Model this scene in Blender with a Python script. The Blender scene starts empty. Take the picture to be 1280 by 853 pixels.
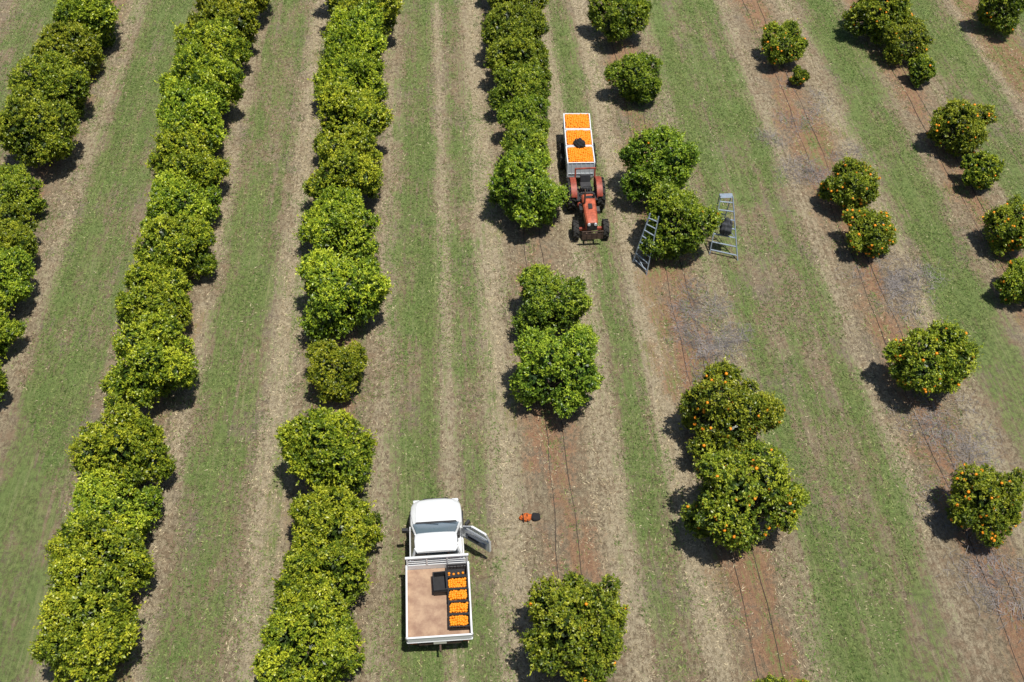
import bpy, bmesh, math, random
import numpy as np
from mathutils import Vector, Matrix
random.seed(7); RNG = np.random.default_rng(7)
scene = bpy.context.scene; COL = scene.collection
R_ = math.radians
# ------------------------------------------------------------------ camera
F = 1350.0; H = 28.75
TH = math.atan(1426.5/F); PSI = math.atan(125/F*math.cos(TH))
hx = Vector((math.sin(PSI), math.cos(PSI), 0)); RT = Vector((math.cos(PSI), -math.sin(PSI), 0))
FW = hx*math.cos(TH)+Vector((0,0,-math.sin(TH))); UP = hx*math.sin(TH)+Vector((0,0,math.cos(TH)))
def at(px, py, h=0.0):
    """survey helper: a point of the place at height h"""
    r = FW + RT*((px-640)/F) + UP*((426.5-py)/F)
    t = (h-H)/r.z
    return Vector((0,0,H)) + r*t
def depth(p): return (p-Vector((0,0,H))).dot(FW)
cam = bpy.data.cameras.new('camera'); co = bpy.data.objects.new('camera', cam); COL.objects.link(co)
co.location = (0,0,H); co.rotation_euler = (math.pi/2-TH, 0, -PSI)
cam.lens = 36*F/1280; cam.sensor_width = 36; cam.clip_end = 3000; scene.camera = co
# ------------------------------------------------------------------ light
sv = Vector((0.18,-0.18,0.9)).normalized()
el = math.asin(sv.z); az = math.atan2(sv.x, sv.y)
w = bpy.data.worlds.new('World'); scene.world = w; w.use_nodes = True
nt = w.node_tree; bg = nt.nodes['Background']
sk = nt.nodes.new('ShaderNodeTexSky'); sk.sky_type = 'NISHITA'; sk.sun_disc = False
sk.sun_elevation = el; sk.sun_rotation = az
nt.links.new(sk.outputs[0], bg.inputs[0]); bg.inputs[1].default_value = 0.075
sl = bpy.data.lights.new('sun','SUN'); sl.energy = 5.0; sl.angle = R_(0.5); sl.color = (1,0.95,0.86)
so = bpy.data.objects.new('sun', sl); COL.objects.link(so)
so.rotation_euler = sv.to_track_quat('Z','Y').to_euler()
scene.view_settings.view_transform = 'Standard'; scene.view_settings.look = 'None'
scene.view_settings.exposure = 0
# ------------------------------------------------------------------ materials
def mat(name, col, rough=0.6, metal=0.0, noise=0.0, nscale=8.0, col2=None, bump=0.0, coat=0.0, alpha=1.0):
    m = bpy.data.materials.new(name); m.use_nodes = True
    n = m.node_tree; b = n.nodes['Principled BSDF']
    b.inputs['Roughness'].default_value = rough; b.inputs['Metallic'].default_value = metal
    b.inputs['Coat Weight'].default_value = coat; b.inputs['Alpha'].default_value = alpha
    b.inputs['Base Color'].default_value = (*col,1)
    if noise > 0 or col2:
        tc = n.nodes.new('ShaderNodeTexCoord'); nz = n.nodes.new('ShaderNodeTexNoise')
        nz.inputs['Scale'].default_value = nscale; nz.inputs['Detail'].default_value = 8
        nz.inputs['Roughness'].default_value = 0.7
        n.links.new(tc.outputs['Object'], nz.inputs['Vector'])
        cr = n.nodes.new('ShaderNodeValToRGB')
        c2 = col2 if col2 else tuple(c*(1-noise) for c in col)
        cr.color_ramp.elements[0].position = .38; cr.color_ramp.elements[0].color = (*c2,1)
        cr.color_ramp.elements[1].position = .62; cr.color_ramp.elements[1].color = (*col,1)
        n.links.new(nz.outputs['Fac'], cr.inputs[0]); n.links.new(cr.outputs[0], b.inputs['Base Color'])
        if bump:
            bp = n.nodes.new('ShaderNodeBump'); bp.inputs['Strength'].default_value = bump
            bp.inputs['Distance'].default_value = .02
            n.links.new(nz.outputs['Fac'], bp.inputs['Height']); n.links.new(bp.outputs[0], b.inputs['Normal'])
    return m
def leafmat(name, rough=.5, trans=.25, vary=True, spec=.3):
    m = bpy.data.materials.new(name); m.use_nodes = True
    n = m.node_tree; b = n.nodes['Principled BSDF']; out = n.nodes['Material Output']
    a = n.nodes.new('ShaderNodeAttribute'); a.attribute_name = 'tint'
    src = a.outputs['Color']
    if vary:
        oi = n.nodes.new('ShaderNodeObjectInfo'); hs = n.nodes.new('ShaderNodeHueSaturation')
        m1 = n.nodes.new('ShaderNodeMapRange'); m1.inputs[3].default_value = .488; m1.inputs[4].default_value = .51
        m2 = n.nodes.new('ShaderNodeMapRange'); m2.inputs[3].default_value = .88; m2.inputs[4].default_value = 1.14
        n.links.new(oi.outputs['Random'], m1.inputs[0]); n.links.new(oi.outputs['Random'], m2.inputs[0])
        n.links.new(m1.outputs[0], hs.inputs['Hue']); n.links.new(m2.outputs[0], hs.inputs['Value'])
        mu = n.nodes.new('ShaderNodeMix'); mu.data_type='RGBA'; mu.blend_type='MULTIPLY'; mu.inputs[0].default_value=1
        n.links.new(src, mu.inputs[6]); n.links.new(oi.outputs['Color'], mu.inputs[7])
        n.links.new(mu.outputs[2], hs.inputs['Color']); src = hs.outputs[0]
    n.links.new(src, b.inputs['Base Color'])
    b.inputs['Roughness'].default_value = rough; b.inputs['Specular IOR Level'].default_value = spec
    tr = n.nodes.new('ShaderNodeBsdfTranslucent'); mx = n.nodes.new('ShaderNodeMixShader')
    mx.inputs[0].default_value = trans
    n.links.new(src, tr.inputs[0]); n.links.new(b.outputs[0], mx.inputs[1]); n.links.new(tr.outputs[0], mx.inputs[2])
    n.links.new(mx.outputs[0], out.inputs[0])
    return m
M = {}
M['leaf'] = leafmat('citrus_leaf', .38, .3, True, .45); M['grass'] = leafmat('grass_blades', .85, .25, False)
M['bark'] = mat('bark', (.16,.12,.085), .9, noise=.5, nscale=14, bump=.5)
M['orange'] = mat('orange_peel', (1.0,.33,.008), .55, noise=.2, nscale=9)
M['white'] = mat('white_paint', (.74,.76,.78), .25, noise=.07, nscale=2.2, coat=.3)
M['glass'] = mat('tinted_glass', (.06,.08,.09), .08)
M['glass2'] = mat('window_glass', (.13,.19,.25), .12)
M['clear'] = mat('clear_glass', (.50,.62,.70), .06, alpha=.5)
M['rubber'] = mat('rubber', (.03,.029,.027), .85, noise=.3)
M['rim'] = mat('steel_rim', (.45,.45,.45), .45, .4)
M['dark'] = mat('dark_plastic', (.035,.035,.037), .6, noise=.3)
M['trim'] = mat('grey_trim', (.27,.29,.33), .7, noise=.3)
M['black'] = mat('black_crate_plastic', (.022,.022,.025), .5, noise=.3)
M['tray'] = mat('worn_tray_board', (.44,.30,.20), .8, nscale=2.6, col2=(.28,.17,.115), bump=.1)
M['rust'] = mat('rusty_steel', (.12,.075,.055), .8, noise=.5)
M['steel'] = mat('chassis_steel', (.09,.085,.08), .7, noise=.4)
M['alu'] = mat('aluminium', (.36,.43,.52), .45, .3, noise=.25)
M['red'] = mat('faded_tractor_paint', (.56,.13,.065), .5, noise=.5, nscale=6)
M['redd'] = mat('dull_red_paint', (.42,.085,.05), .55, noise=.5, nscale=6)
M['redlight'] = mat('tail_lens', (.4,.02,.02), .25)
M['lamp'] = mat('headlamp_lens', (.7,.72,.75), .1)
M['bin'] = mat('bin_plastic', (.76,.81,.86), .5, noise=.08, nscale=3)
M['hose'] = mat('drip_hose', (.06,.045,.035), .8)
M['canvas'] = mat('orange_canvas', (.66,.15,.025), .85, noise=.4, nscale=9)
M['blackcloth'] = mat('black_cloth', (.018,.018,.02), .95, noise=.3)
M['greycloth'] = mat('grey_cloth', (.065,.07,.08), .95, noise=.4)
M['seat'] = mat('seat_vinyl', (.05,.05,.055), .65, noise=.3)
M['twig'] = mat('dry_twig', (.33,.30,.29), .9, noise=.6, nscale=2)
M['plate'] = mat('number_plate', (.7,.7,.6), .5)
# ------------------------------------------------------------------ mesh helpers
def fastmesh(name, V, Fc, C=None, smooth=False):
    me = bpy.data.meshes.new(name); n, k = Fc.shape
    me.vertices.add(len(V)); me.vertices.foreach_set('co', V.astype(np.float32).ravel())
    me.loops.add(n*k); me.loops.foreach_set('vertex_index', Fc.astype(np.int32).ravel())
    me.polygons.add(n); me.polygons.foreach_set('loop_start', np.arange(n, dtype=np.int32)*k)
    if smooth: me.polygons.foreach_set('use_smooth', np.ones(n, dtype=bool))
    me.update(calc_edges=True)
    if C is not None:
        a = me.attributes.new('tint','FLOAT_COLOR','POINT')
        a.data.foreach_set('color', np.concatenate([C, np.ones((len(C),1))],1).astype(np.float32).ravel())
    return me
def linkobj(name, data, m=None, parent=None, loc=None, rot=None):
    o = bpy.data.objects.new(name, data); COL.objects.link(o)
    if m is not None and data is not None and not data.materials: data.materials.append(m)
    if parent: o.parent = parent
    if loc is not None: o.location = loc
    if rot is not None: o.rotation_euler = rot
    return o
def tag(o, label=None, cat=None, group=None, kind=None):
    if label: o['label'] = label
    if cat: o['category'] = cat
    if group: o['group'] = group
    if kind: o['kind'] = kind
    return o
def thing(name, loc, rz, label, cat, group=None):
    o = linkobj(name, None, loc=loc, rot=(0,0,rz)); o.empty_display_size = .2
    return tag(o, label, cat, group)
class MB:
    def __init__(s): s.v=[]; s.f=[]
    def add(s, vs, fs):
        b=len(s.v); s.v += [tuple(v) for v in vs]; s.f += [tuple(b+i for i in f) for f in fs]; return s
    def box(s, c, d, mtx=None):
        x,y,z=[k/2 for k in d]; vs=[Vector((i*x,j*y,k*z)) for i in(-1,1) for j in(-1,1) for k in(-1,1)]
        if mtx: vs=[mtx@v for v in vs]
        return s.add([v+Vector(c) for v in vs], [(0,1,3,2),(4,6,7,5),(0,4,5,1),(2,3,7,6),(0,2,6,4),(1,5,7,3)])
    def bar(s, p, q, w_, h_=None):
        p=Vector(p);q=Vector(q);h_=h_ or w_; d=q-p
        return s.box((p+q)/2,(w_,h_,d.length),d.to_track_quat('Z','Y').to_matrix())
    def tube(s, p, q, r0, r1=None, n=8):
        p=Vector(p);q=Vector(q);r1=r0 if r1 is None else r1
        m=(q-p).to_track_quat('Z','Y').to_matrix(); vs=[]
        for c,r in((p,r0),(q,r1)):
            for i in range(n):
                a=2*math.pi*i/n; vs.append(c+m@Vector((r*math.cos(a),r*math.sin(a),0)))
        fs=[(i,(i+1)%n,n+(i+1)%n,n+i) for i in range(n)]+[tuple(range(n))[::-1],tuple(range(n,2*n))]
        return s.add(vs,fs)
    def path(s, pts, r, n=8):
        for a,b in zip(pts[:-1],pts[1:]): s.tube(a,b,r,r,n)
        return s
    def lathex(s, prof, c=(0,0,0), n=28):
        vs=[];m=len(prof)
        for i in range(n):
            a=2*math.pi*i/n
            for x,r in prof: vs.append((c[0]+x,c[1]+r*math.cos(a),c[2]+r*math.sin(a)))
        fs=[(i*m+j,((i+1)%n)*m+j,((i+1)%n)*m+j+1,i*m+j+1) for i in range(n) for j in range(m-1)]
        return s.add(vs,fs)
    def loft(s, secs, caps=True):
        m=len(secs[0]); vs=[p for sec in secs for p in sec]
        fs=[(i*m+j,i*m+(j+1)%m,(i+1)*m+(j+1)%m,(i+1)*m+j) for i in range(len(secs)-1) for j in range(m)]
        if caps: fs+=[tuple(range(m))[::-1],tuple(range((len(secs)-1)*m,len(secs)*m))]
        return s.add(vs,fs)
    def slab(s, pts, t):
        P=[Vector(p) for p in pts]; n=(P[1]-P[0]).cross(P[2]-P[0]).normalized()*t
        return s.loft([[p-n/2 for p in P],[p+n/2 for p in P]])
    def build(s, name, m, parent=None, loc=None, rot=None, bevel=0, smooth=False):
        me=bpy.data.meshes.new(name); me.from_pydata(s.v,[],s.f)
        bm=bmesh.new(); bm.from_mesh(me); bmesh.ops.recalc_face_normals(bm,faces=bm.faces); bm.to_mesh(me); bm.free()
        if smooth:
            for p in me.polygons: p.use_smooth=True
            try: me.set_sharp_from_angle(angle=R_(35))
            except Exception: pass
        o=linkobj(name,me,m,parent,loc,rot)
        if bevel:
            b=o.modifiers.new('bevel','BEVEL'); b.width=bevel; b.segments=2; b.limit_method='ANGLE'
        return o
def ico(r, lev=1):
    bm=bmesh.new(); bmesh.ops.create_icosphere(bm,subdivisions=lev,radius=r)
    V=np.array([v.co[:] for v in bm.verts]); Fc=np.array([[v.index for v in f.verts] for f in bm.faces]); bm.free()
    return V,Fc
def norm(a): return a/np.maximum(np.linalg.norm(a,axis=-1,keepdims=True),1e-9)
def vnoise(x,y,seed=0):
    g=np.random.default_rng(seed).random((256,256))
    xi=np.floor(x).astype(int);yi=np.floor(y).astype(int);fx=x-xi;fy=y-yi
    fx=fx*fx*(3-2*fx);fy=fy*fy*(3-2*fy)
    a=g[xi%256,yi%256];b=g[(xi+1)%256,yi%256];c=g[xi%256,(yi+1)%256];d=g[(xi+1)%256,(yi+1)%256]
    return (a*(1-fx)+b*fx)*(1-fy)+(c*(1-fx)+d*fx)*fy
# ------------------------------------------------------------------ ground masks
SH=-1.9
ROWS=[r+SH for r in [-22.6,-15.9,-9.1,-2.67,4.78,10.15,17.6,23.3,29.0,35.0]]
GX=[x+SH for x in [-40,-27,-26,-24.6,-23.8,-21.2,-20.0,-18.5,-17.6,-14.2,-13.2,-11.4,-10.6,-7.9,-6.9,-5.7,-4.9,-1.2,-.2,.6,1.15,1.7,2.4,3.0,6.6,7.2,7.8,8.4,11.2,12.4,13.7,15.2,16.1,19.2,20.2,21.6,22.3,24.4,25.5,27.2,28,30.2,31,33,34,50]]
GV=[.3,.3,.8,.8,.15,.15,.7,.7,.15,.1,.95,.85,.15,.1,.8,.7,.15,.2,.85,.85,.45,.75,.65,.15,.1,.65,.6,.1,.2,.85,.75,.95,.15,.15,.8,.7,.15,.15,.85,.8,.1,.1,.8,.8,.1,.3]
def hnoise(x,seed,fr):
    g=np.random.default_rng(seed).random(4096); u=x*fr+2000; i=np.floor(u).astype(int); f=u-i; f=f*f*(3-2*f)
    return g[i%4096]*(1-f)+g[(i+1)%4096]*f
def lines(x): return (hnoise(x,5,1.3)-.5)*.28+(hnoise(x,6,3.2)-.5)*.3
def gmask(x): return np.interp(x,GX,GV)+lines(x)
def smask(x):
    s=np.zeros_like(x)
    for r in ROWS: s=np.maximum(s,np.exp(-((x-r)/1.1)**2))
    return s
STR=[(c+SH,a) for c,a in [(-17.5,.5),(-14.3,.6),(-10.3,.7),(-7.9,.6),(-4.6,.85),(-.9,.6),(1.15,.7),(2.95,1.0),(6.55,.95),(8.65,.9),(11.6,.6),(13.6,.35),(15.9,.65),(19.2,.6),(22.3,.5),(24.7,.5),(28,.5)]]
def tmask(x):
    s=np.zeros_like(x)
    for c,a in STR: s=np.maximum(s,a*np.exp(-((x-c)/.65)**2))
    return s-lines(x)*.5
xs=np.concatenate([[-900,-300,-100,-45],np.arange(-34,40.01,.1),[60,120,300,900]])
ys=np.array([-900,-300,-60,-5,5,20,35,50,65,100,300,1500.])
gx,gy=np.meshgrid(xs,ys); V=np.stack([gx.ravel(),gy.ravel(),np.zeros(gx.size)],1)
nx=len(xs); ii,jj=np.meshgrid(np.arange(nx-1),np.arange(len(ys)-1)); b0=(jj*nx+ii).ravel()
Fc=np.stack([b0,b0+1,b0+nx+1,b0+nx],1)
C=np.stack([gmask(V[:,0]),smask(V[:,0]),tmask(V[:,0])],1)
gme=fastmesh('ground',V,Fc,C)
gm=bpy.data.materials.new('orchard_ground'); gm.use_nodes=True; n=gm.node_tree; L=n.links
bs=n.nodes['Principled BSDF']; bs.inputs['Roughness'].default_value=.95; bs.inputs['Specular IOR Level'].default_value=.1
tc=n.nodes.new('ShaderNodeTexCoord'); at_=n.nodes.new('ShaderNodeAttribute'); at_.attribute_name='tint'
sp=n.nodes.new('ShaderNodeSeparateColor'); L.new(at_.outputs['Color'],sp.inputs[0])
def NZ(scale, sx=1, sy=1, det=6, rough=.65, off=0):
    mp=n.nodes.new('ShaderNodeMapping'); mp.inputs['Scale'].default_value=(sx,sy,1); mp.inputs['Location'].default_value=(off,off*.7,0)
    L.new(tc.outputs['Object'],mp.inputs[0]); z=n.nodes.new('ShaderNodeTexNoise'); z.inputs['Scale'].default_value=scale
    z.inputs['Detail'].default_value=det; z.inputs['Roughness'].default_value=rough; L.new(mp.outputs[0],z.inputs['Vector']); return z.outputs['Fac']
def MT(op,a,b,c=None,clamp=False):
    m=n.nodes.new('ShaderNodeMath'); m.operation=op; m.use_clamp=clamp
    for i,v in enumerate((a,b,c)):
        if v is None: continue
        if isinstance(v,(int,float)): m.inputs[i].default_value=v
        else: L.new(v,m.inputs[i])
    return m.outputs[0]
def SS(v,a,b):
    m=n.nodes.new('ShaderNodeMapRange'); m.interpolation_type='SMOOTHSTEP'; L.new(v,m.inputs[0]); m.inputs[1].default_value=a; m.inputs[2].default_value=b; return m.outputs[0]
def MX(f,a,b,mode='MIX'):
    m=n.nodes.new('ShaderNodeMix'); m.data_type='RGBA'; m.blend_type=mode
    if isinstance(f,(int,float)): m.inputs[0].default_value=f
    else: L.new(f,m.inputs[0])
    for i,v in ((6,a),(7,b)):
        if isinstance(v,tuple): m.inputs[i].default_value=(*v,1)
        else: L.new(v,m.inputs[i])
    return m.outputs[2]
big=NZ(.2,1,.6,3); mid=NZ(.9,1,.5,6,.75,off=9); streak=NZ(3.2,2.0,.06,6,.75,off=31); fine=NZ(7,1,.65,7,.9,off=3); vf=NZ(30,1,1,3,.8,off=17)
clod=NZ(2.2,1,.8,6,.8,off=77); grey=NZ(.5,1,.8,5,.7,off=140)
def wn(a,b,c,d):
    s=None
    for v,k in((mid,a),(streak,b),(fine,c),(big,d)):
        t=MT('MULTIPLY',MT('SUBTRACT',v,.5),k); s=t if s is None else MT('ADD',s,t)
    return s
litter=MX(SS(fine,.4,.6),(.17,.13,.085),(.42,.35,.235))
litter=MX(MT('MULTIPLY',SS(clod,.47,.6),.6),litter,(.31,.215,.14))
litter=MX(MT('MULTIPLY',SS(grey,.5,.65),.45),litter,(.235,.205,.165))
straw=MX(SS(fine,.38,.58),(.28,.225,.145),(.56,.48,.335))
green=MX(SS(fine,.4,.6),(.07,.12,.03),(.23,.31,.09))
green=MX(MT('MULTIPLY',SS(mid,.47,.62),.6),green,(.18,.27,.08))
green=MX(MT('MULTIPLY',SS(streak,.52,.64),.5),green,(.38,.36,.19))
soil=MX(SS(fine,.38,.62),(.25,.14,.085),(.46,.275,.17))
soil=MX(MT('MULTIPLY',SS(clod,.42,.62),.6),soil,(.37,.195,.115))
col=litter
tf=SS(MT('ADD',sp.outputs[2],wn(2.2,2.2,2.6,1.8)),.2,.95); col=MX(MT('MULTIPLY',tf,.9),col,straw)
sf=SS(MT('ADD',sp.outputs[1],wn(3.4,.8,3.2,3.0)),.55,1.05); col=MX(MT('MULTIPLY',sf,.88),col,soil)
gf=SS(MT('ADD',sp.outputs[0],wn(2.4,2.8,3.0,2.2)),.32,.95); col=MX(MT('MULTIPLY',gf,.88),col,green)
vfr=MT('MULTIPLY_ADD',vf,1.5,.26)
cb=n.nodes.new('ShaderNodeCombineColor'); [L.new(vfr,cb.inputs[i]) for i in range(3)]
L.new(MX(1.0,col,cb.outputs[0],'MULTIPLY'),bs.inputs['Base Color'])
bp=n.nodes.new('ShaderNodeBump'); bp.inputs['Strength'].default_value=1.0; bp.inputs['Distance'].default_value=.1
L.new(MT('ADD',fine,MT('MULTIPLY',vf,.5)),bp.inputs['Height']); L.new(bp.outputs[0],bs.inputs['Normal'])
tag(linkobj('ground',gme,gm),'reddish orchard soil with mown grass lanes between the tree rows','ground',kind='structure')
# ------------------------------------------------------------------ grass blades
def blades(P, dirs, Ln, Wd, col):
    side=norm(np.cross(dirs,RNG.normal(size=dirs.shape)))
    a=P-side*Wd[:,None]/2; b=P+side*Wd[:,None]/2; c=P+dirs*Ln[:,None]
    V=np.stack([a,b,c],1).reshape(-1,3); Fc=np.arange(len(V)).reshape(-1,3)
    return V,Fc,np.repeat(col,3,axis=0)
N=880000
gxp=RNG.uniform(-29,37,N); gyp=RNG.uniform(10.5,58,N)
keep=(np.abs(gxp-0.063*gyp)<(3.5+.535*gyp))
gxp=gxp[keep]; gyp=gyp[keep]
pn=(vnoise(gxp*1.1+50,gyp*.5+50,1)-.5)*1.0+(vnoise(gxp*5.5+230,gyp*.18+60,2)-.5)*.85+(vnoise(gxp*4+200,gyp*3+10,3)-.5)*.85+(vnoise(gxp*.25+20,gyp*.15+10,4)-.5)*.6
weed=(vnoise(gxp*1.6+120,gyp*1.3+33,9)>.74)
g=gmask(gxp)+pn+weed*.5; t=tmask(gxp)+pn*.8; s=smask(gxp)
isg=(RNG.random(len(g))<np.clip((g-.25)*1.45,.02,.96)); iss=(~isg)&(RNG.random(len(g))<np.clip(.38+.5*t-.2*s+.4*pn,0,1))
k=isg|iss; gxp=gxp[k];gyp=gyp[k];isg=isg[k]; pn=pn[k]; m=len(gxp)
P=np.stack([gxp,gyp,np.full(m,.002)],1)
D=RNG.normal(size=(m,3))*np.array([1,1,.25]); D[:,2]=np.abs(D[:,2])+np.where(isg,.5,.2); D=norm(D)
br=(RNG.uniform(.55,1.45,m)*(1+.25*pn))[:,None]; mixy=np.clip(RNG.normal(.2,.25,m)+.8*(vnoise(gxp*4.7+173,gyp*.2+8,5)-.5),0,1)[:,None]
cg=np.array([.14,.235,.055])*(1-mixy)+np.array([.40,.42,.17])*mixy
cs=np.array([.57,.49,.33])*(1-mixy)+np.array([.34,.265,.17])*mixy
Cc=np.where(isg[:,None],cg,cs)*br
V,Fc,Cc=blades(P,D,RNG.uniform(.05,.15,m),RNG.uniform(.014,.038,m),Cc)
tag(linkobj('mown_grass',fastmesh('mown_grass',V,Fc,Cc),M['grass']),'short mown green and straw-dry grass in lanes between tree rows','grass',kind='stuff')
# ------------------------------------------------------------------ trees
def crown(seed, nsh, LL):
    r=np.random.default_rng(seed)
    cs=[[0,0,-.1]]; rs=[.66]
    nl=r.integers(12,16)
    for i in range(nl):
        zz=1-2*(i+.5)/nl; aa=i*2.4+r.uniform(-.7,.7); q=math.sqrt(1-zz*zz)
        dd=r.uniform(.45,.76); cs.append([q*math.cos(aa)*dd,q*math.sin(aa)*dd,zz*dd*.95]); rs.append(r.uniform(.24,.38))
    c0=np.array(cs); r0=np.array(rs); cnt=0
    while cnt<60:
        li=r.integers(1,len(r0)); d=norm(r.normal(size=3)+c0[li]*1.2+np.array([0,0,.25])); p=c0[li]+d*r0[li]*r.uniform(.85,1.25)
        if p[2]<-.75 or np.linalg.norm(p)>1.08: continue
        cs.append(list(p)); rs.append(r.uniform(.06,.15)); cnt+=1
    cs=np.array(cs); rs=np.array(rs); bright=r.uniform(0,1,len(rs))
    P=[];Nn=[];Bq=[]
    w_=rs**2; w_[0]*=.6; w_[nl+1:]*=2.0; w_/=w_.sum()
    while len(P)<nsh:
        li=r.choice(len(rs),p=w_,size=400); d=norm(r.normal(size=(400,3))); p=cs[li]+d*rs[li][:,None]
        dist=np.linalg.norm(p[:,None]-cs[None],axis=2)-rs[None]; ok=(dist.min(1)>-.05)&(p[:,2]>-.93)
        P+=list(p[ok]);Nn+=list(d[ok]);Bq+=list(bright[li][ok])
    P=np.array(P[:nsh]);Nn=np.array(Nn[:nsh]);Bq=np.array(Bq[:nsh])
    ax=norm(Nn*.8+np.array([0,0,.55])+r.normal(size=Nn.shape)*.45)
    sl=r.uniform(.03,.12,nsh); long=r.random(nsh)<.10; sl[long]*=2.3
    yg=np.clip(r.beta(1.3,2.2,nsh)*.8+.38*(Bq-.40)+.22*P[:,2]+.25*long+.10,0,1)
    K=12
    base=np.repeat(P,K,0)+np.repeat(ax*sl[:,None],K,0)*r.uniform(0,1,(nsh*K,1))+r.normal(size=(nsh*K,3))*.010
    A=np.repeat(ax,K,0); d=norm(A*.55+r.normal(size=A.shape)*.75+np.array([0,0,.1]))
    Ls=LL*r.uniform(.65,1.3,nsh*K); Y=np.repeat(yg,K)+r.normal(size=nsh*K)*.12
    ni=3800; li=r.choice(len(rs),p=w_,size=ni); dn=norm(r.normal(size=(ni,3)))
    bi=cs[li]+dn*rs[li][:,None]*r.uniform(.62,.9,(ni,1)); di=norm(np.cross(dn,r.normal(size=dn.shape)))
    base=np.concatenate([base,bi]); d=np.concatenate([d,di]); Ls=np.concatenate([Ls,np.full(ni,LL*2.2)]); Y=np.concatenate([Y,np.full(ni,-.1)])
    up=np.concatenate([norm(A*.6+r.normal(size=A.shape)*.5+np.array([0,0,.5])),dn])
    side=norm(np.cross(d,up)); nrm=np.cross(side,d); W=Ls*.5
    a=base; c=base+d*Ls[:,None]-nrm*(Ls*.12)[:,None]; mid_=base+d*(Ls*.5)[:,None]
    b=mid_+side*(W/2)[:,None]+nrm*(W*.15)[:,None]; e=mid_-side*(W/2)[:,None]+nrm*(W*.15)[:,None]
    V=np.stack([a,b,c,e],1).reshape(-1,3)+np.array([0,0,1.0]); Fc=np.arange(len(V)).reshape(-1,4)
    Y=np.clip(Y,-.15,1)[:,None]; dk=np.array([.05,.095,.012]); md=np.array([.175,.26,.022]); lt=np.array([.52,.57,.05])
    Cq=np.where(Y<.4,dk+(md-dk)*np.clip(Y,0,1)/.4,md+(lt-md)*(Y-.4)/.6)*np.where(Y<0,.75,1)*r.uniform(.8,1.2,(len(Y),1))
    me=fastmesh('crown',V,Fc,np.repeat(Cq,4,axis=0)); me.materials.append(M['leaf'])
    sel=r.permutation(nsh)
    fr=(P+Nn*.05+np.array([0,0,1.0]))[sel]
    return me,fr[fr[:,2]>.25]
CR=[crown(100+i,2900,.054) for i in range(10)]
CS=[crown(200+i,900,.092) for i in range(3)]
def trunk_mesh(seed):
    r=random.Random(seed); b=MB(); b.tube((0,0,-.03),(.01,.02,.3),.062,.05,8)
    for i in range(5):
        a=i*1.26+r.uniform(-.3,.3); p=Vector((math.cos(a)*.28,math.sin(a)*.28,r.uniform(.62,.85)))
        b.tube((.01,.02,.28),p,.038,.022,6)
        for j in range(2):
            a2=a+r.uniform(-.7,.7); q=Vector((math.cos(a2)*.6,math.sin(a2)*.6,r.uniform(.85,1.45))); b.tube(p,q,.02,.007,5)
    o=b.build('trunk',M['bark']); me=o.data; bpy.data.objects.remove(o); return me
TR=[trunk_mesh(i) for i in range(3)]
fv,ff=ico(1,2); FRU=fastmesh('orange_fruit',fv,ff,smooth=True); FRU.materials.append(M['orange'])
ORD=['','first','second','third','fourth','fifth','sixth','seventh','eighth','ninth','tenth','eleventh','twelfth','thirteenth','fourteenth','fifteenth','sixteenth']
ROWN={1:'leftmost row',2:'second row from the left',3:'third row from the left',4:'fourth row from the left'}
T={1:[(108,18,95),(86,62,85),(62,112,95),(46,168,95),(20,240,72),(8,300,80),(-8,352,90),(-25,408,90),(-42,470,95)],
2:[(294,-12,85),(281,26,88),(266,68,92),(250,112,98),(242,158,104),(232,210,96),(226,258,94),(223,308,94),(194,372,94),(202,392,78),(188,454,118),(150,570,118),(138,638,114),(128,696,122),(108,785,152)],
3:[(453,-22,95),(449,12,98),(444,52,98),(440,98,90),(437,148,100),(432,216,98),(428,282,100),(426,362,116),(422,464,82),(415,567,130),(410,662,128),(398,738,122),(390,812,130)],
4:[(636,-22,70),(641,5,74),(646,42,78),(646,78,80),(650,112,74),(660,152,66),(660,190,76),(656,240,96),(688,374,96),(694,463,114)]}
TI=0
def place_tree(px,py,wd,label,fruit=0,group=None,name='orange_tree',fat=1.0,tint=(1,1,1),hedge=False):
    global TI; TI+=1
    r=random.Random(TI*13+5); p=at(px,py,1.4); Rr=wd/2/(F/depth(p))/1.03*fat
    p=at(px,py,Rr*.96); Rr=wd/2/(F/depth(p))/1.03*fat
    sm=Rr<.95; lib=CS if sm else CR; me,fr=lib[(TI*3+r.randrange(3))%len(lib)]
    rz=r.choice((0,math.pi))+r.uniform(-.3,.3) if hedge else r.uniform(0,6.28)
    t=thing(name,(p.x,p.y,0),rz,label,'tree',group)
    t.scale=(Rr*r.uniform(.96,1.04),Rr*(r.uniform(1.08,1.16) if hedge else r.uniform(.96,1.04)),Rr*r.uniform(.93,1.05))
    linkobj('trunk',TR[TI%3],parent=t); cr=linkobj('crown',me,parent=t); k=r.uniform(.93,1.07); cr.color=(tint[0]*k,tint[1]*k,tint[2]*k,1)
    for i in range(min(fruit,99)):
        f=linkobj('orange_fruit',FRU,parent=t,loc=fr[i]); k=r.uniform(.044,.056)/Rr; f.scale=(k,k,k)
    return t
TN={1:(1.1,1.1,1),2:(1.22,1.18,1),3:(1.22,1.18,1),4:(.94,1.0,1)}
for rw,lst in T.items():
    for i,(px,py,wd) in enumerate(lst):
        place_tree(px,py,wd,f"leafy green orange tree, {ORD[i+1]} from the top in the {ROWN[rw]}",group='orange trees of the '+ROWN[rw],fat=1.02,tint=TN[rw],hedge=py<430 and wd>70)
G5='orange trees of the fifth row, between tractor and right lane'; G6='orange trees of the sixth row from the left'; G7='orange trees of the seventh row from the left'
D5=(.92,1.0,1)
place_tree(714,788,140,'lone orange tree with a few fruit at bottom centre, right of the ute',14)
place_tree(775,18,78,'round green tree at the top edge, upper right of the tractor trailer',4,G5,tint=D5)
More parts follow.
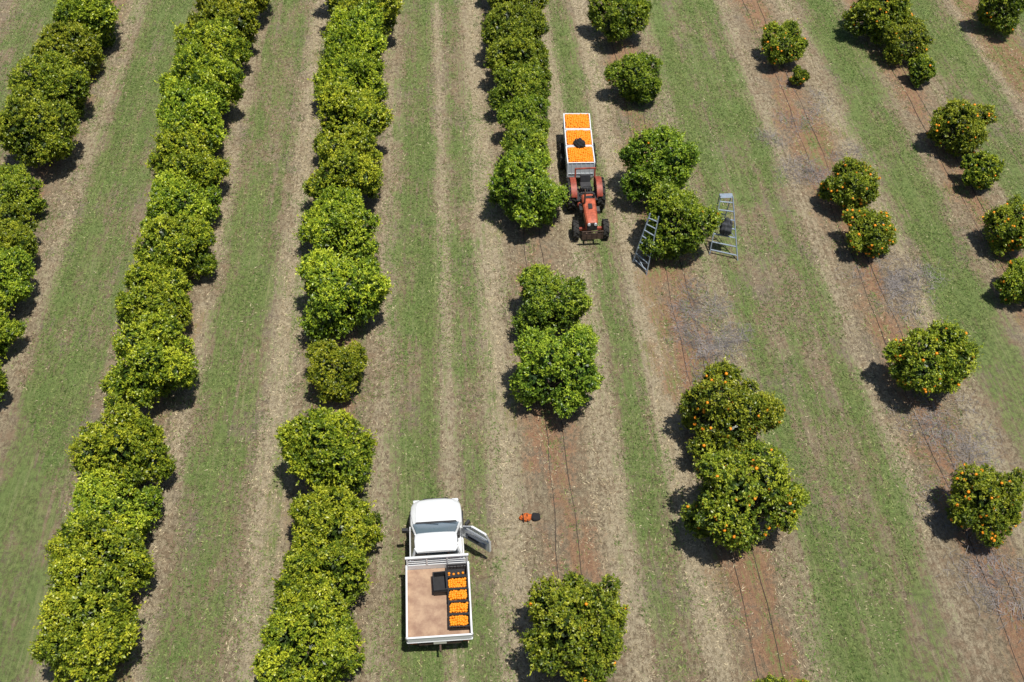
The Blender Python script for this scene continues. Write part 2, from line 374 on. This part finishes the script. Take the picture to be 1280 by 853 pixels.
place_tree(797,97,70,'round solitary green tree just right of the bin trailer',3,G5,tint=D5)
place_tree(824,204,104,'large green tree behind the leaning ladder, farther of the touching pair',3,G5,tint=D5)
place_tree(843,278,98,'large green tree standing between the two ladders',3,G5,tint=D5,hedge=True)
place_tree(905,522,116,'fruiting orange tree, upper of the close pair at lower right centre',85,G5,hedge=True)
place_tree(926,626,142,'broad tree laden with oranges, lower of the close pair',99,G5)
place_tree(985,895,110,'tree top just showing at the bottom edge, right of centre',40,G5)
place_tree(980,56,60,'small round fruiting tree near the top, above the tiny sapling',55,G6)
place_tree(999,97,24,'tiny sparse sapling with a few oranges below the small round tree',8,name='orange_sapling')
place_tree(1064,235,70,'fruiting tree right of the step ladder, upper of a close pair',70,G6)
place_tree(1088,292,70,'fruiting tree right of the step ladder, lower of a close pair',80,G6)
place_tree(1165,452,106,'big solitary round tree dotted with oranges in the right middle',99,G6)
place_tree(1228,627,102,'solitary fruiting tree near the right edge, lowest in the sixth row',90,G6)
place_tree(1105,12,86,'green tree cut by the top edge, left of the top right corner tree',30,G7)
place_tree(1131,52,60,'medium green tree directly below the tree cut by the top edge',20,G7)
place_tree(1152,90,38,'small bushy tree, lowest of three in a line at upper right',8,G7)
place_tree(1200,156,84,'round fruiting tree at upper right above a smaller bush tree',75,G7)
place_tree(1224,216,52,'small round green tree between two larger trees at upper right',10,G7)
place_tree(1262,283,78,'orange tree with many fruit touching the right edge, farther one',75,G7)
place_tree(1280,350,70,'orange tree half cut by the right edge, nearer one',60,G7)
place_tree(1252,8,70,'green tree in the top right corner of the orchard',20)
# ------------------------------------------------------------------ drip hoses
for ri in (4,5,6,7):
    x=ROWS[ri]
    for sgn in(-1,1):
        pts=[]; r=random.Random(ri*2+sgn)
        for j in range(80):
            y=8+j*.72; pts.append((x+sgn*.31+.06*math.sin(y*.5+ri+sgn)+.03*math.sin(y*1.7)+r.uniform(-.02,.02),y,.004+.008*math.sin(y*1.3+sgn+ri)))
        o=MB().path(pts,.013,5).build('drip_hose',M['hose'])
        tag(o,f"thin half buried hose on the soil, {'left' if sgn<0 else 'right'} of two in the {ORD[ri]} tree row",'hose','drip irrigation hoses')
# ------------------------------------------------------------------ twigs / prunings
def twigs(px,py,sx,sy,n_,label):
    c=at(px,py,0); r=np.random.default_rng(int(px)); n_=n_*4
    hub=np.stack([c.x+r.normal(0,sx,18),c.y+r.normal(0,sy,18)],1)[r.integers(0,18,n_)]
    p=np.stack([hub[:,0]+r.normal(0,.3,n_),hub[:,1]+r.normal(0,.35,n_),np.full(n_,.012)],1)
    a=r.uniform(0,6.28,n_); l=r.uniform(.05,.4,n_); d=np.stack([np.cos(a),np.sin(a),r.uniform(0,.6,n_)],1)
    s_=norm(np.cross(d,np.array([0,0,1.])+r.normal(size=(n_,3))*.3)); wd=r.uniform(.003,.009,n_)[:,None]
    q=p+d*l[:,None]; V=np.stack([p-s_*wd,p+s_*wd,q+s_*wd*.4,q-s_*wd*.4],1).reshape(-1,3)
    tag(linkobj('dry_twigs',fastmesh('dry_twigs',V,np.arange(len(V)).reshape(-1,4)),M['twig']),label,'twigs',kind='stuff')
twigs(872,420,.8,1.5,560,'grey dry prunings on the soil below the leaning ladder tree')
twigs(1008,168,.8,2.2,560,'grey dry prunings between the tiny sapling and the fruiting pair')
twigs(1186,560,.7,1.1,420,'grey dry prunings between the two lowest right trees')
twigs(1128,350,.7,1.3,400,'grey dry prunings below the close fruiting pair')
twigs(1268,740,.7,.9,330,'grey dry prunings below the lowest right tree')
# ------------------------------------------------------------------ wheels
def wheel(parent, loc, r, w_, rr, rimm, lugs=0, name='wheel'):
    b=MB(); b.lathex([(-w_*.38,rr),(-w_*.5,rr*1.12),(-w_*.5,r*.88),(-w_*.4,r*.97),(-w_*.15,r),(w_*.15,r),(w_*.4,r*.97),(w_*.5,r*.88),(w_*.5,rr*1.12),(w_*.38,rr)])
    for i in range(lugs):
        a=2*math.pi*i/lugs; s_=1 if i%2 else -1
        m=Matrix.Rotation(a,3,'X')@Matrix.Rotation(s_*.6,3,'Z')
        b.box(Matrix.Rotation(a,3,'X')@Vector((s_*w_*.22,0,r*1.01)),(w_*.55,.045,.06),m)
    o=b.build(name,M['rubber'],parent,loc=loc,smooth=True)
    c=MB(); c.lathex([(-w_*.36,rr*1.02),(-w_*.3,rr*.9),(-w_*.12,rr*.8),(-w_*.1,rr*.3),(-w_*.2,rr*.28),(-w_*.2,0.001)],n=20)
    c.lathex([(w_*.36,rr*1.02),(w_*.3,rr*.9),(w_*.12,rr*.8),(w_*.1,rr*.3),(w_*.2,rr*.28),(w_*.2,0.001)],n=20)
    c.build('rim',rimm,o,smooth=True)
    return o
# ------------------------------------------------------------------ ute
U0=at(549.5,797,1.0)
ute=thing('ute',(U0.x,U0.y,0),R_(.6),'white flat tray ute parked in the grass lane with its driver door open','ute')
for x in(-.72,.72):
    for y in(1.0,4.12): wheel(ute,(x,y,.36),.36,.23,.2,M['rim'])
b=MB()
for x in(-.4,.4): b.box((x,2.3,.52),(.09,4.5,.14))
b.box((0,1.0,.36),(1.3,.1,.1)); b.box((0,4.12,.36),(1.3,.1,.1)); b.box((0,2.0,.55),(.7,.1,.1)); b.build('chassis',M['steel'],ute)
def sec(y,w_,zt,zb): return [(-w_+.03,y,zb),(-w_,y,zb+.12),(-w_,y,zt-.2),(-w_+.02,y,zt-.10),(-w_+.10,y,zt-.03),(-w_*.45,y,zt+.01),(0,y,zt+.02),(w_*.45,y,zt+.01),(w_-.10,y,zt-.03),(w_-.02,y,zt-.10),(w_,y,zt-.2),(w_,y,zb+.12),(w_-.03,y,zb)]
b=MB(); b.loft([sec(3.62,.79,1.05,.5),sec(3.9,.8,1.04,.5),sec(4.3,.8,1.0,.5),sec(4.55,.78,.96,.48),sec(4.7,.745,.91,.47),sec(4.8,.69,.85,.47),sec(4.87,.60,.78,.47)])
b.build('front_body',M['white'],ute,smooth=True)
b=MB(); b.loft([[(-w_,y,z),(-w_*.6,y,z+.02),(0,y,z+.032),(w_*.6,y,z+.02),(w_,y,z),(w_*.6,y,z-.02),(-w_*.6,y,z-.02)] for y,w_,z in((3.84,.62,1.056),(4.1,.625,1.04),(4.45,.60,1.0),(4.62,.56,.962),(4.72,.49,.924))])
b.build('bonnet',M['white'],ute,smooth=True)
b=MB(); b.loft([[(-.68,3.74,1.068),(.68,3.74,1.068),(.60,3.84,1.066),(-.60,3.84,1.066)],[(-.68,3.74,1.085),(.68,3.74,1.085),(.60,3.84,1.08),(-.60,3.84,1.08)]]); b.build('cowl_grille',M['dark'],ute)
MB().box((0,4.86,.58),(1.44,.18,.22)).build('front_bumper',M['dark'],ute,bevel=.06)
MB().box((0,4.875,.74),(.8,.05,.1)).build('grille',M['dark'],ute,bevel=.01)
for x in(-.6,.6): MB().box((x,4.79,.76),(.22,.1,.13)).build('headlight',M['lamp'],ute,bevel=.03)
for x in(-.8,.8):
    b=MB(); b.path([(x,4.12+.43*math.cos(a),.36+.43*math.sin(a)) for a in[math.pi*i/10 for i in range(11)]],.035,6); b.build('wheel_arch',M['dark'],ute)
b=MB(); b.box((0,3.04,.5),(1.52,1.2,.06)); b.box((0,2.46,.79),(1.54,.05,.56)); b.box((-.785,3.04,.54),(.05,1.2,.1)); b.box((.785,3.04,.54),(.05,1.2,.1)); b.box((.785,2.5,.83),(.05,.13,.48)); b.build('cab_shell',M['white'],ute,bevel=.012)
d=MB(); d.box((-.788,3.1,.82),(.05,1.04,.48)); dl=d.build('door',M['white'],ute,bevel=.015); dl['label']='closed white passenger door'
MB().box((-.82,2.72,.96),(.02,.14,.03)).build('handle',M['dark'],dl,bevel=.006)
b=MB()
for x in(-1,1):
    b.bar((x*.745,3.76,1.05),(x*.6,3.04,1.6),.055,.06); b.bar((x*.75,2.48,1.06),(x*.6,2.56,1.62),.07,.07)
b.bar((-.79,3.7,1.06),(-.79,2.46,1.07),.04,.03); b.bar((-.76,2.47,1.07),(.76,2.47,1.07),.04,.04)
b.build('pillar_frame',M['white'],ute,bevel=.01)
b=MB(); b.loft([[(-w_,y,z-.05),(-w_,y,z-.02),(-w_+.06,y,z+.01),(-w_*.5,y,z+.028),(0,y,z+.035),(w_*.5,y,z+.028),(w_-.06,y,z+.01),(w_,y,z-.02),(w_,y,z-.05)] for y,w_,z in((2.44,.56,1.60),(2.5,.61,1.635),(2.8,.63,1.655),(2.97,.62,1.645),(3.07,.585,1.61))])
b.build('roof',M['white'],ute,smooth=True)
for x in(-.33,0,.33): MB().box((x,2.76,1.689-.012*abs(x)/.33),(.03,.42,.012)).build('roof_rib',M['white'],ute,bevel=.004)
MB().slab([(-.70,3.78,1.07),(.70,3.78,1.07),(.565,3.05,1.605),(-.565,3.05,1.605)],.012).build('windscreen',M['glass2'],ute)
MB().slab([(-.68,2.47,1.1),(.68,2.47,1.1),(.56,2.5,1.6),(-.56,2.5,1.6)],.012).build('rear_window',M['glass'],ute)
MB().slab([(-.775,3.66,1.09),(-.775,2.53,1.09),(-.62,2.6,1.6),(-.62,3.05,1.6)],.01).build('side_window',M['glass'],ute)
MB().box((0,3.48,.92),(1.42,.28,.2)).build('dashboard',M['dark'],ute,bevel=.03)
for x in(-.36,.36):
    s_=MB(); s_.box((x,2.95,.72),(.52,.5,.16)); s_.box((x,2.66,1.0),(.5,.14,.5),Matrix.Rotation(.15,3,'X')); s_.box((x,2.6,1.34),(.26,.09,.16)); s_.build('seat',M['seat'],ute,bevel=.03)
b=MB(); c=Vector((.36,3.15,1.0)); b.path([c+Vector((.18*math.cos(a),.07*math.sin(a),.165*math.sin(a))) for a in[2*math.pi*i/16 for i in range(17)]],.014,6); b.tube(c,(.36,3.42,.92),.02); b.build('steering_wheel',M['dark'],ute)
for x0 in(-.35,.2): MB().bar((x0,3.78,1.09),(x0+.42,3.66,1.18),.014).build('wiper',M['dark'],ute)
m_=MB(); m_.box((-.93,3.5,1.18),(.2,.1,.15)); m_.bar((-.8,3.54,1.08),(-.9,3.5,1.15),.03); m_.build('mirror',M['dark'],ute,bevel=.02)
dr=MB(); dr.box((0,-.52,.82),(.09,1.04,.5))
dd=dr.build('door',M['white'],ute,loc=(.79,3.6,0),rot=(0,0,R_(52)),bevel=.015); dd['label']='open white driver door'
MB().box((-.055,-.54,.78),(.04,.76,.26)).build('door_trim',M['trim'],dd,bevel=.015)
MB().box((-.09,-.46,.84),(.05,.4,.05)).build('armrest',M['dark'],dd,bevel=.015)
f=MB(); pf=[(0,-.03,1.07),(0,-1.02,1.07),(-.13,-.96,1.6),(-.13,-.48,1.6)]
for i in range(4): f.bar(pf[i],pf[(i+1)%4],.06,.06)
f.build('window_frame',M['white'],dd,bevel=.008)
MB().slab([(-.002,-.05,1.08),(-.002,-.98,1.08),(-.128,-.92,1.59),(-.128,-.5,1.59)],.008).build('window',M['clear'],dd)
m_=MB(); m_.box((.13,-.1,1.17),(.2,.09,.15)); m_.bar((0,-.08,1.09),(.1,-.1,1.13),.03); m_.build('mirror',M['dark'],dd,bevel=.02)
MB().box((0,1.19,.79),(1.8,2.32,.05)).build('tray_floor',M['tray'],ute)
for y in(.2,.7,1.2,1.7,2.2): MB().box((0,y,.72),(1.7,.06,.08)).build('tray_bearer',M['steel'],ute)
for x in(-.91,.91):
    sb=MB(); sb.box((x,1.2,.9),(.03,2.32,.25)); sb.box((x,1.2,1.035),(.055,2.36,.03)); sb.box((x,1.2,.775),(.055,2.36,.03)); o=sb.build('side_board',M['white'],ute,bevel=.006)
    for yy in(.05,2.33): MB().box((x+.02*(1 if x>0 else -1),yy,.95),(.05,.04,.12)).build('latch',M['rim'],o)
tb=MB(); tb.box((0,.015,.9),(1.8,.03,.25)); tb.box((0,.015,1.035),(1.85,.055,.03)); tb.box((0,.015,.78),(1.85,.05,.03)); tb.build('tail_board',M['white'],ute,bevel=.006)
hb=MB(); hb.box((0,2.38,.9),(1.84,.04,.26))
for x in(-.88,-.3,.3,.88): hb.box((x,2.38,1.2),(.05,.05,.4))
for z in(1.12,1.22,1.32): hb.box((0,2.375,z),(1.72,.02,.03))
hb.box((0,2.38,1.41),(1.86,.07,.05)); hb.build('headboard',M['white'],ute,bevel=.006)
tl=MB(); tl.box((0,.05,.62),(1.2,.06,.1)); tl.tube((0,0.05,.55),(0,-.16,.5),.03); tl.tube((0,-.16,.48),(0,-.16,.58),.028); tl.build('tow_bar',M['rust'],ute)
for x in(-.75,.75): MB().box((x,.06,.66),(.2,.04,.08)).build('tail_light',M['redlight'],ute,bevel=.008)
MB().box((0,.0,.69),(.37,.012,.11)).build('number_plate',M['plate'],ute)
for x in(-.72,.72): MB().box((x,.55,.42),(.26,.015,.4)).build('mudflap',M['rubber'],ute)
MB().tube((-.7,3.8,1.03),(-.74,3.7,1.85),.006,.003,5).build('aerial',M['dark'],ute)
# ------------------------------------------------------------------ crates and oranges
def crate_mesh():
    b=MB(); X,Y,Z=.58,.37,.24; t=.015
    b.box((0,0,.01),(X-.02,Y-.02,.015))
    for s_ in(-1,1):
        for z,h_ in((.03,.05),(.115,.045),(.215,.05)):
            b.box((s_*(X/2-t/2),0,z),(t,Y-.03,h_)); b.box((0,s_*(Y/2-t/2),z),(X-.03,t,h_))
        for u in(-.2,-.1,0,.1,.2): b.box((u,s_*(Y/2-t/2-.001),.12),(.02,t-.004,.2))
        for u in(-.1,0,.1): b.box((s_*(X/2-t/2-.001),u,.12),(t-.004,.02,.2))
    for x in(-1,1):
        for y in(-1,1): b.box((x*(X/2-.013),y*(Y/2-.013),.12),(.026,.026,.24))
    for s_ in(-1,1):
        b.box((s_*(X/2+.003),0,.236),(.03,Y+.03,.012)); b.box((0,s_*(Y/2+.003),.2365),(X+.001,.03,.0115))
    return b
_c=crate_mesh().build('fruit_crate',M['black']); cm=_c.data; bpy.data.objects.remove(_c)
def heap(X,Y,r_,z0,dome,layers,seed,drop=0.0):
    v,f=ico(r_,2); r=np.random.default_rng(seed); pts=[]
    for l in range(layers):
        st=r_*1.72; sh=r_*.9*(l%2); nx_=int((X-1.8*r_)/st)+1; ny_=int((Y-1.8*r_)/st)+1
        for i in range(nx_):
            for j in range(ny_):
                x=-X/2+r_+i*st+sh; y=-Y/2+r_+j*st+sh
                if abs(x)>X/2-r_*.8 or abs(y)>Y/2-r_*.8 or r.random()<drop: continue
                e=(1-(2*x/X)**2)*(1-(2*y/Y)**2)
                pts.append((x+r.normal()*r_*.22,y+r.normal()*r_*.22,z0+l*r_*.95+dome*e+r.normal()*r_*.3))
    pts=np.array(pts); V=(v[None]*r.uniform(.88,1.1,(len(pts),1,1))+pts[:,None]).reshape(-1,3)
    Fq=(f[None]+(np.arange(len(pts))*len(v))[:,None,None]).reshape(-1,3)
    return fastmesh('oranges',V,Fq,smooth=True)
def onute(x,y,z):
    a=ute.rotation_euler.z; return Vector((ute.location.x+x*math.cos(a)-y*math.sin(a),ute.location.y+x*math.sin(a)+y*math.cos(a),z))
names=['black crate heaped with oranges at the tail end of the ute tray','second crate of oranges from the tail of the ute tray','third crate of oranges from the tail of the ute tray','fourth crate from the tail, filled with looser oranges','nearly empty crate against the headboard at the right']
names2=['heaped oranges in the rearmost crate on the ute tray','oranges in the second crate from the ute tail','oranges in the third crate from the ute tail','looser oranges in the fourth crate from the ute tail','a few oranges in the crate against the headboard']
for i in range(5):
    p=onute(.58+random.uniform(-.015,.015),.46+i*.41,.816); rz=ute.rotation_euler.z+random.uniform(-.03,.03)
    tag(linkobj('fruit_crate',cm,loc=p,rot=(0,0,rz)),names[i],'crate','crates of oranges on the ute tray')
    me=heap(.55,.34,.04,[.17,.17,.17,.14,.05][i],[.05,.04,.05,.03,0][i],3 if i<4 else 1,i+3,drop=[0,0,0,.12,.72][i]); me.materials.append(M['orange'])
    tag(linkobj('oranges',me,loc=p,rot=(0,0,rz)),names2[i],'oranges',kind='stuff')
for k_,(z,nm) in enumerate(((.816,'empty black crate at the bottom of the small stack on the tray'),(.866,'empty black crate nested in the middle of the tray stack'),(.916,'empty black crate on top of the stack in the tray middle'))):
    p=onute(.05+.008*k_,1.72,z); tag(linkobj('fruit_crate',cm,loc=p,rot=(0,0,R_(91+k_))),nm,'crate','empty crates stacked on the ute tray')
# ------------------------------------------------------------------ tractor
A=at(731.5,243,.6); B=at(738,286,.4); dv=(B-A); hz=math.atan2(-dv.x,dv.y)
tr=thing('tractor',(A.x,A.y,0),hz,'small orange red open tractor facing the camera, hitched to the bin trailer','tractor')
wb=1.95
for x in(-.6,.6): wheel(tr,(x,0,.62),.62,.34,.33,M['redd'],30)
for x in(-.6,.6): wheel(tr,(x,wb,.37),.37,.24,.2,M['rim'],22)
b=MB(); b.box((0,.3,.62),(.42,1.0,.4)); b.tube((-.5,0,.62),(.5,0,.62),.11,n=12); b.box((0,1.3,.6),(.34,1.3,.34)); b.build('gearbox',M['steel'],tr,bevel=.02)
b=MB(); b.box((0,wb,.42),(1.0,.1,.12)); b.box((0,wb,.52),(.3,.3,.18)); b.build('front_axle',M['redd'],tr,bevel=.015)
def hs(y,w_,zt,zb): return [(-w_,y,zb),(-w_,y,zt-.09),(-w_+.05,y,zt-.02),(-w_*.4,y,zt),(w_*.4,y,zt),(w_-.05,y,zt-.02),(w_,y,zt-.09),(w_,y,zb)]
b=MB(); b.loft([hs(.78,.27,1.24,.8),hs(1.2,.265,1.22,.76),hs(1.8,.25,1.16,.72),hs(2.2,.23,1.11,.66),hs(2.33,.20,1.05,.66)]); b.build('bonnet',M['red'],tr,smooth=True)
for yy,w2,l2 in((1.5,.16,.3),(.98,.34,.14)): MB().box((0,yy,1.205 if yy>1.2 else 1.235),(w2,l2,.03)).build('bonnet_vent',M['dark'],tr)
MB().box((0,2.35,.85),(.4,.04,.34)).build('grille',M['dark'],tr,bevel=.01)
for x in(-.13,.13): MB().tube((x,2.34,.98),(x,2.39,.98),.06,n=12).build('headlight',M['lamp'],tr)
b=MB(); b.box((0,2.52,.5),(.85,.06,.26)); b.box((-.2,2.40,.5),(.06,.3,.1)); b.box((.2,2.40,.5),(.06,.3,.1))
for x in(-.4,-.2,0,.2,.4): b.box((x,2.56,.58),(.025,.025,.38))
b.box((0,2.56,.78),(.87,.035,.035)); b.build('bull_bar',M['rust'],tr,bevel=.006)
for s_ in(-1,1):
    b=MB(); pr=[(.68*math.cos(a),.62+.68*math.sin(a)) for a in[R_(28+ i*11) for i in range(11)]]
    b.loft([[(s_*.42,y,z),(s_*.64,y,z),(s_*.64,y,z+.02),(s_*.42,y,z+.02)] for y,z in pr])
    b.loft([[(s_*.405,y,max(z-.35,.75)),(s_*.43,y,max(z-.35,.75)),(s_*.43,y,z+.015),(s_*.405,y,z+.015)] for y,z in pr]); b.build('mudguard',M['redd'],tr,smooth=True)
b=MB(); b.box((0,-.05,1.02),(.44,.42,.1)); b.box((0,-.27,1.22),(.42,.09,.36),Matrix.Rotation(.15,3,'X')); b.build('seat',M['seat'],tr,bevel=.03)
b=MB(); b.box((0,.45,.84),(.86,.5,.03)); b.build('footplate',M['dark'],tr)
b=MB(); c=Vector((0,.48,1.32)); b.path([c+Vector((.2*math.cos(a),.18*math.sin(a),.07*math.sin(a))) for a in[2*math.pi*i/16 for i in range(17)]],.018,6); b.tube(c,(0,.78,1.05),.022); b.bar(c+Vector((-.2,0,0)),c+Vector((.2,0,0)),.02); b.build('steering_wheel',M['dark'],tr)
b=MB(); b.box((0,.74,1.2),(.42,.1,.2)); b.build('dashboard',M['dark'],tr,bevel=.02)
b=MB(); b.tube((.2,1.3,1.18),(.2,1.3,1.75),.035,n=10); b.tube((.2,1.3,1.75),(.2,1.24,1.86),.028,n=10); b.build('exhaust_pipe',M['rust'],tr)
b=MB()
for x in(-.4,.4): b.bar((x,-.35,.7),(x,-.42,1.6),.06)
b.bar((-.43,-.42,1.6),(.43,-.42,1.6),.06); b.build('roll_bar',M['redd'],tr,bevel=.01)
b=MB(); b.box((0,-.6,.5),(.1,.5,.05)); b.bar((-.3,-.1,.5),(-.3,-.75,.45),.05); b.bar((.3,-.1,.5),(.3,-.75,.45),.05); b.build('hitch',M['steel'],tr)
MB().tube((-.2,1.0,1.2),(-.2,1.0,1.42),.045,n=10).build('air_intake',M['dark'],tr)
MB().box((.33,1.25,.9),(.14,.4,.2)).build('battery_box',M['dark'],tr,bevel=.01)
MB().box((-.34,1.35,.86),(.16,.3,.16)).build('filter_housing',M['steel'],tr,bevel=.02)
for s_ in(-1,1): MB().bar((s_*.12,.5,.95),(s_*.2,.42,1.2),.025).build('control_lever',M['dark'],tr)
MB().tube((.33,.85,.8),(.33,1.02,.8),.1,n=14).build('oil_tank',M['redd'],tr)
# ------------------------------------------------------------------ trailer + bins
A=at(720.5,141,1.33); B=at(726.5,203,1.33); cen=(A+B)/2; dv=B-A; tz=math.atan2(-dv.x,dv.y)
tl=thing('bin_trailer',(cen.x,cen.y,0),tz,'low steel fruit bin trailer carrying three bins behind the tractor','trailer')
b=MB()
for x in(-.42,.42): b.box((x,0,.48),(.08,3.6,.1))
for y in(-1.75,-.6,.6,1.75): b.box((0,y,.545),(1.2,.09,.03))
b.build('frame',M['steel'],tl,bevel=.006)
b=MB(); b.bar((-.40,1.8,.47),(0,2.75,.46),.07); b.bar((.40,1.8,.47),(0,2.75,.46),.07); b.build('drawbar',M['steel'],tl)
b=MB(); b.tube((-.66,.35,.3),(.66,.35,.3),.04); b.tube((-.66,-.4,.3),(.66,-.4,.3),.04); b.box((-.5,0,.4),(.05,1,.06)); b.box((.5,0,.4),(.05,1,.06)); b.build('axle',M['steel'],tl)
for x in(-.68,.68):
    for y in(.35,-.4): wheel(tl,(x,y,.3),.30,.19,.16,M['rim'],18)
def bin_mesh():
    b=MB(); X=1.16; t=.035
    for y in(-.5,0,.5): b.box((0,y,.045),(X-.02,.12,.09))
    b.box((0,0,.11),(X-.04,X-.04,.03))
    for s_ in(-1,1):
        b.box((s_*(X/2-.03),0,.42),(t,X-.09,.6)); b.box((0,s_*(X/2-.03),.42),(X-.09,t,.6))
        for u in(-.38,-.19,0,.19,.38): b.box((s_*(X/2-.011),u,.4),(.012,.05,.56)); b.box((u,s_*(X/2-.011),.4),(.05,.012,.56))
        b.box((s_*(X/2-.02),0,.73),(.045,X-.02,.025)); b.box((0,s_*(X/2-.02),.731),(X-.10,.045,.024))
        b.box((s_*(X/2-.012),0,.17),(.02,X-.05,.05)); b.box((0,s_*(X/2-.012),.17),(X-.06,.02,.05))
    for x in(-1,1):
        for y in(-1,1): b.box((x*(X/2-.03),y*(X/2-.03),.37),(.06,.06,.68))
    return b
bo=bin_mesh().build('fruit_bin',M['bin']); bme=bo.data; bpy.data.objects.remove(bo)
def ontl(x,y,z):
    return Vector((cen.x+x*math.cos(tz)-y*math.sin(tz),cen.y+x*math.sin(tz)+y*math.cos(tz),z))
for i,(y,nm,nm2) in enumerate(((-1.19,'white plastic bin of oranges farthest from the tractor','loose oranges filling the bin farthest from the tractor'),(0,'middle white plastic bin of oranges on the trailer','loose oranges filling the middle bin on the trailer'),(1.19,'white plastic bin of oranges nearest the tractor','loose oranges filling the bin nearest the tractor'))):
    p=ontl(0,y,.562); o=tag(linkobj('fruit_bin',bme,loc=p,rot=(0,0,tz+R_((i-1)*.7))),nm,'bin','fruit bins on the trailer')
    bv=o.modifiers.new('bevel','BEVEL'); bv.width=.006; bv.segments=1; bv.limit_method='ANGLE'
    me=heap(1.06,1.06,.045,.62,.07,3,20+i); me.materials.append(M['orange'])
    tag(linkobj('oranges',me,loc=p,rot=(0,0,tz)),nm2,'oranges',kind='stuff')
def bag(name,loc,rz,sx,sy,sz,m,label,cat,seed):
    v,f=ico(1,4); r=np.random.default_rng(seed)
    d=1+.16*np.sin(v[:,0]*5+seed)*np.cos(v[:,1]*4)+.08*np.sin(v[:,2]*9+v[:,0]*7)+.05*np.sin(v[:,1]*13)
    V=v*d[:,None]*np.array([sx,sy,sz]); V[:,2]=np.maximum(V[:,2],-sz*.45)+sz*.45
    me=fastmesh(name,V,f,smooth=True); me.materials.append(m)
    t=thing(name,loc,rz,label,cat); linkobj('pouch',me,parent=t); return t
pb=bag('picking_bag',ontl(.0,.55,1.31),.4,.22,.25,.17,M['blackcloth'],'black picking bag lying on the oranges between the middle and nearest bins','bag',2)
for sg in(1,-1):
    b=MB(); b.path([Vector((sg*(-.12+.035*i),sg*(.2+.1*math.sin(i*.55)),.07+.05*math.sin(i*.4))) for i in range(10)],.022,6); b.build('strap',M['blackcloth'],pb)
# ------------------------------------------------------------------ orange and black picking bag on the grass
g0=at(658,648,0)
pg=bag('picking_bag',(g0.x,g0.y,0),.05,.22,.13,.11,M['canvas'],'orange and black picking bag lying on the grass right of the ute','bag',5)
v,f=ico(1,3); V=v*np.array([.17,.15,.10])*(1+.14*np.sin(v[:,:1]*6)*np.cos(v[:,1:2]*5)); V[:,2]=np.maximum(V[:,2],-.05)+.05; V[:,0]+=.28; V[:,1]-=.02
me=fastmesh('opening',V,f,smooth=True); linkobj('opening',me,M['blackcloth'],pg)
for x in(-.11,.02):
    b=MB(); b.path([Vector((x,.15*math.cos(a),.01+.14*math.sin(a))) for a in[math.pi*i/12 for i in range(13)]],.018,6); b.build('strap',M['blackcloth'],pg)
# ------------------------------------------------------------------ ladders
def ladder(name,fa,fb,ta,tb_,nr,label,third=None,rw=.05):
    o_=(fa+fb)/2; o_.z=0; t=thing(name,o_,0,label,'ladder'); fa=fa-o_;fb=fb-o_;ta=ta-o_;tb_=tb_-o_
    for p,q in((fa,ta),(fb,tb_)):
        MB().bar(p,q+(q-p).normalized()*.08,.035,.055).build('rail',M['alu'],t,bevel=.005)
    for i in range(nr):
        u=(i+.6)/(nr+.1); p=fa.lerp(ta,u); q=fb.lerp(tb_,u); MB().bar(p,q,rw,.028).build('rung',M['alu'],t,bevel=.005)
    if third is None:
        b=MB(); b.bar(fa.lerp(ta,.02),fb.lerp(tb_,.2),.018); b.bar(fb.lerp(tb_,.02),fa.lerp(ta,.2),.018); b.build('brace',M['alu'],t)
    else:
        ga,gb=[v_-o_ for v_ in third]
        c=(ta+tb_)/2; MB().box(c+Vector((0,.1,.02)),((ta-tb_).length+.04,.26,.03)).build('top_platform',M['alu'],t,bevel=.006)
        for p,q in((ga,ta),(gb,tb_)): MB().bar(p,q+Vector((0,.2,0)),.03,.04).build('prop_leg',M['alu'],t,bevel=.004)
        for u in(.2,.5): MB().bar(ga.lerp(ta+Vector((0,.2,0)),u),gb.lerp(tb_+Vector((0,.2,0)),u),.025).build('cross_bar',M['alu'],t)
        for p,q in((fa.lerp(ta,.35),ga.lerp(ta,.35)),(fb.lerp(tb_,.35),gb.lerp(tb_,.35))): MB().bar(p,q,.02).build('spreader',M['alu'],t)
    return t
ladder('picking_ladder',at(791,328,0),at(808,344,0),at(812,269,2.3),at(823,273,2.3),8,'grey tapered orchard ladder leaning on the left of the tree beside the tractor')
fa=at(887,318,0);fb=at(922,326,0);ta=at(901,247,2.2);tb_=at(916,248,2.2)
ladder('step_ladder',fa,fb,ta,tb_,7,'blue grey step ladder with splayed legs right of the tree, a bag on it',(fa+Vector((.40,1.5,0)),fb+Vector((-.40,1.6,0))),.06)
u=.52; hp=((fa.lerp(ta,u)+fb.lerp(tb_,u))/2)+Vector((0,-.1,-.2))
hbg=bag('picking_bag',hp,1.3,.24,.24,.46,M['greycloth'],'dark grey picking bag hanging on the rungs of the step ladder','bag',8)
b=MB(); b.path([Vector((.02,.16*math.cos(a),.36+.36*math.sin(a))) for a in[math.pi*i/10 for i in range(11)]],.02,6); b.build('strap',M['blackcloth'],hbg)
print('done', len(bpy.data.objects))
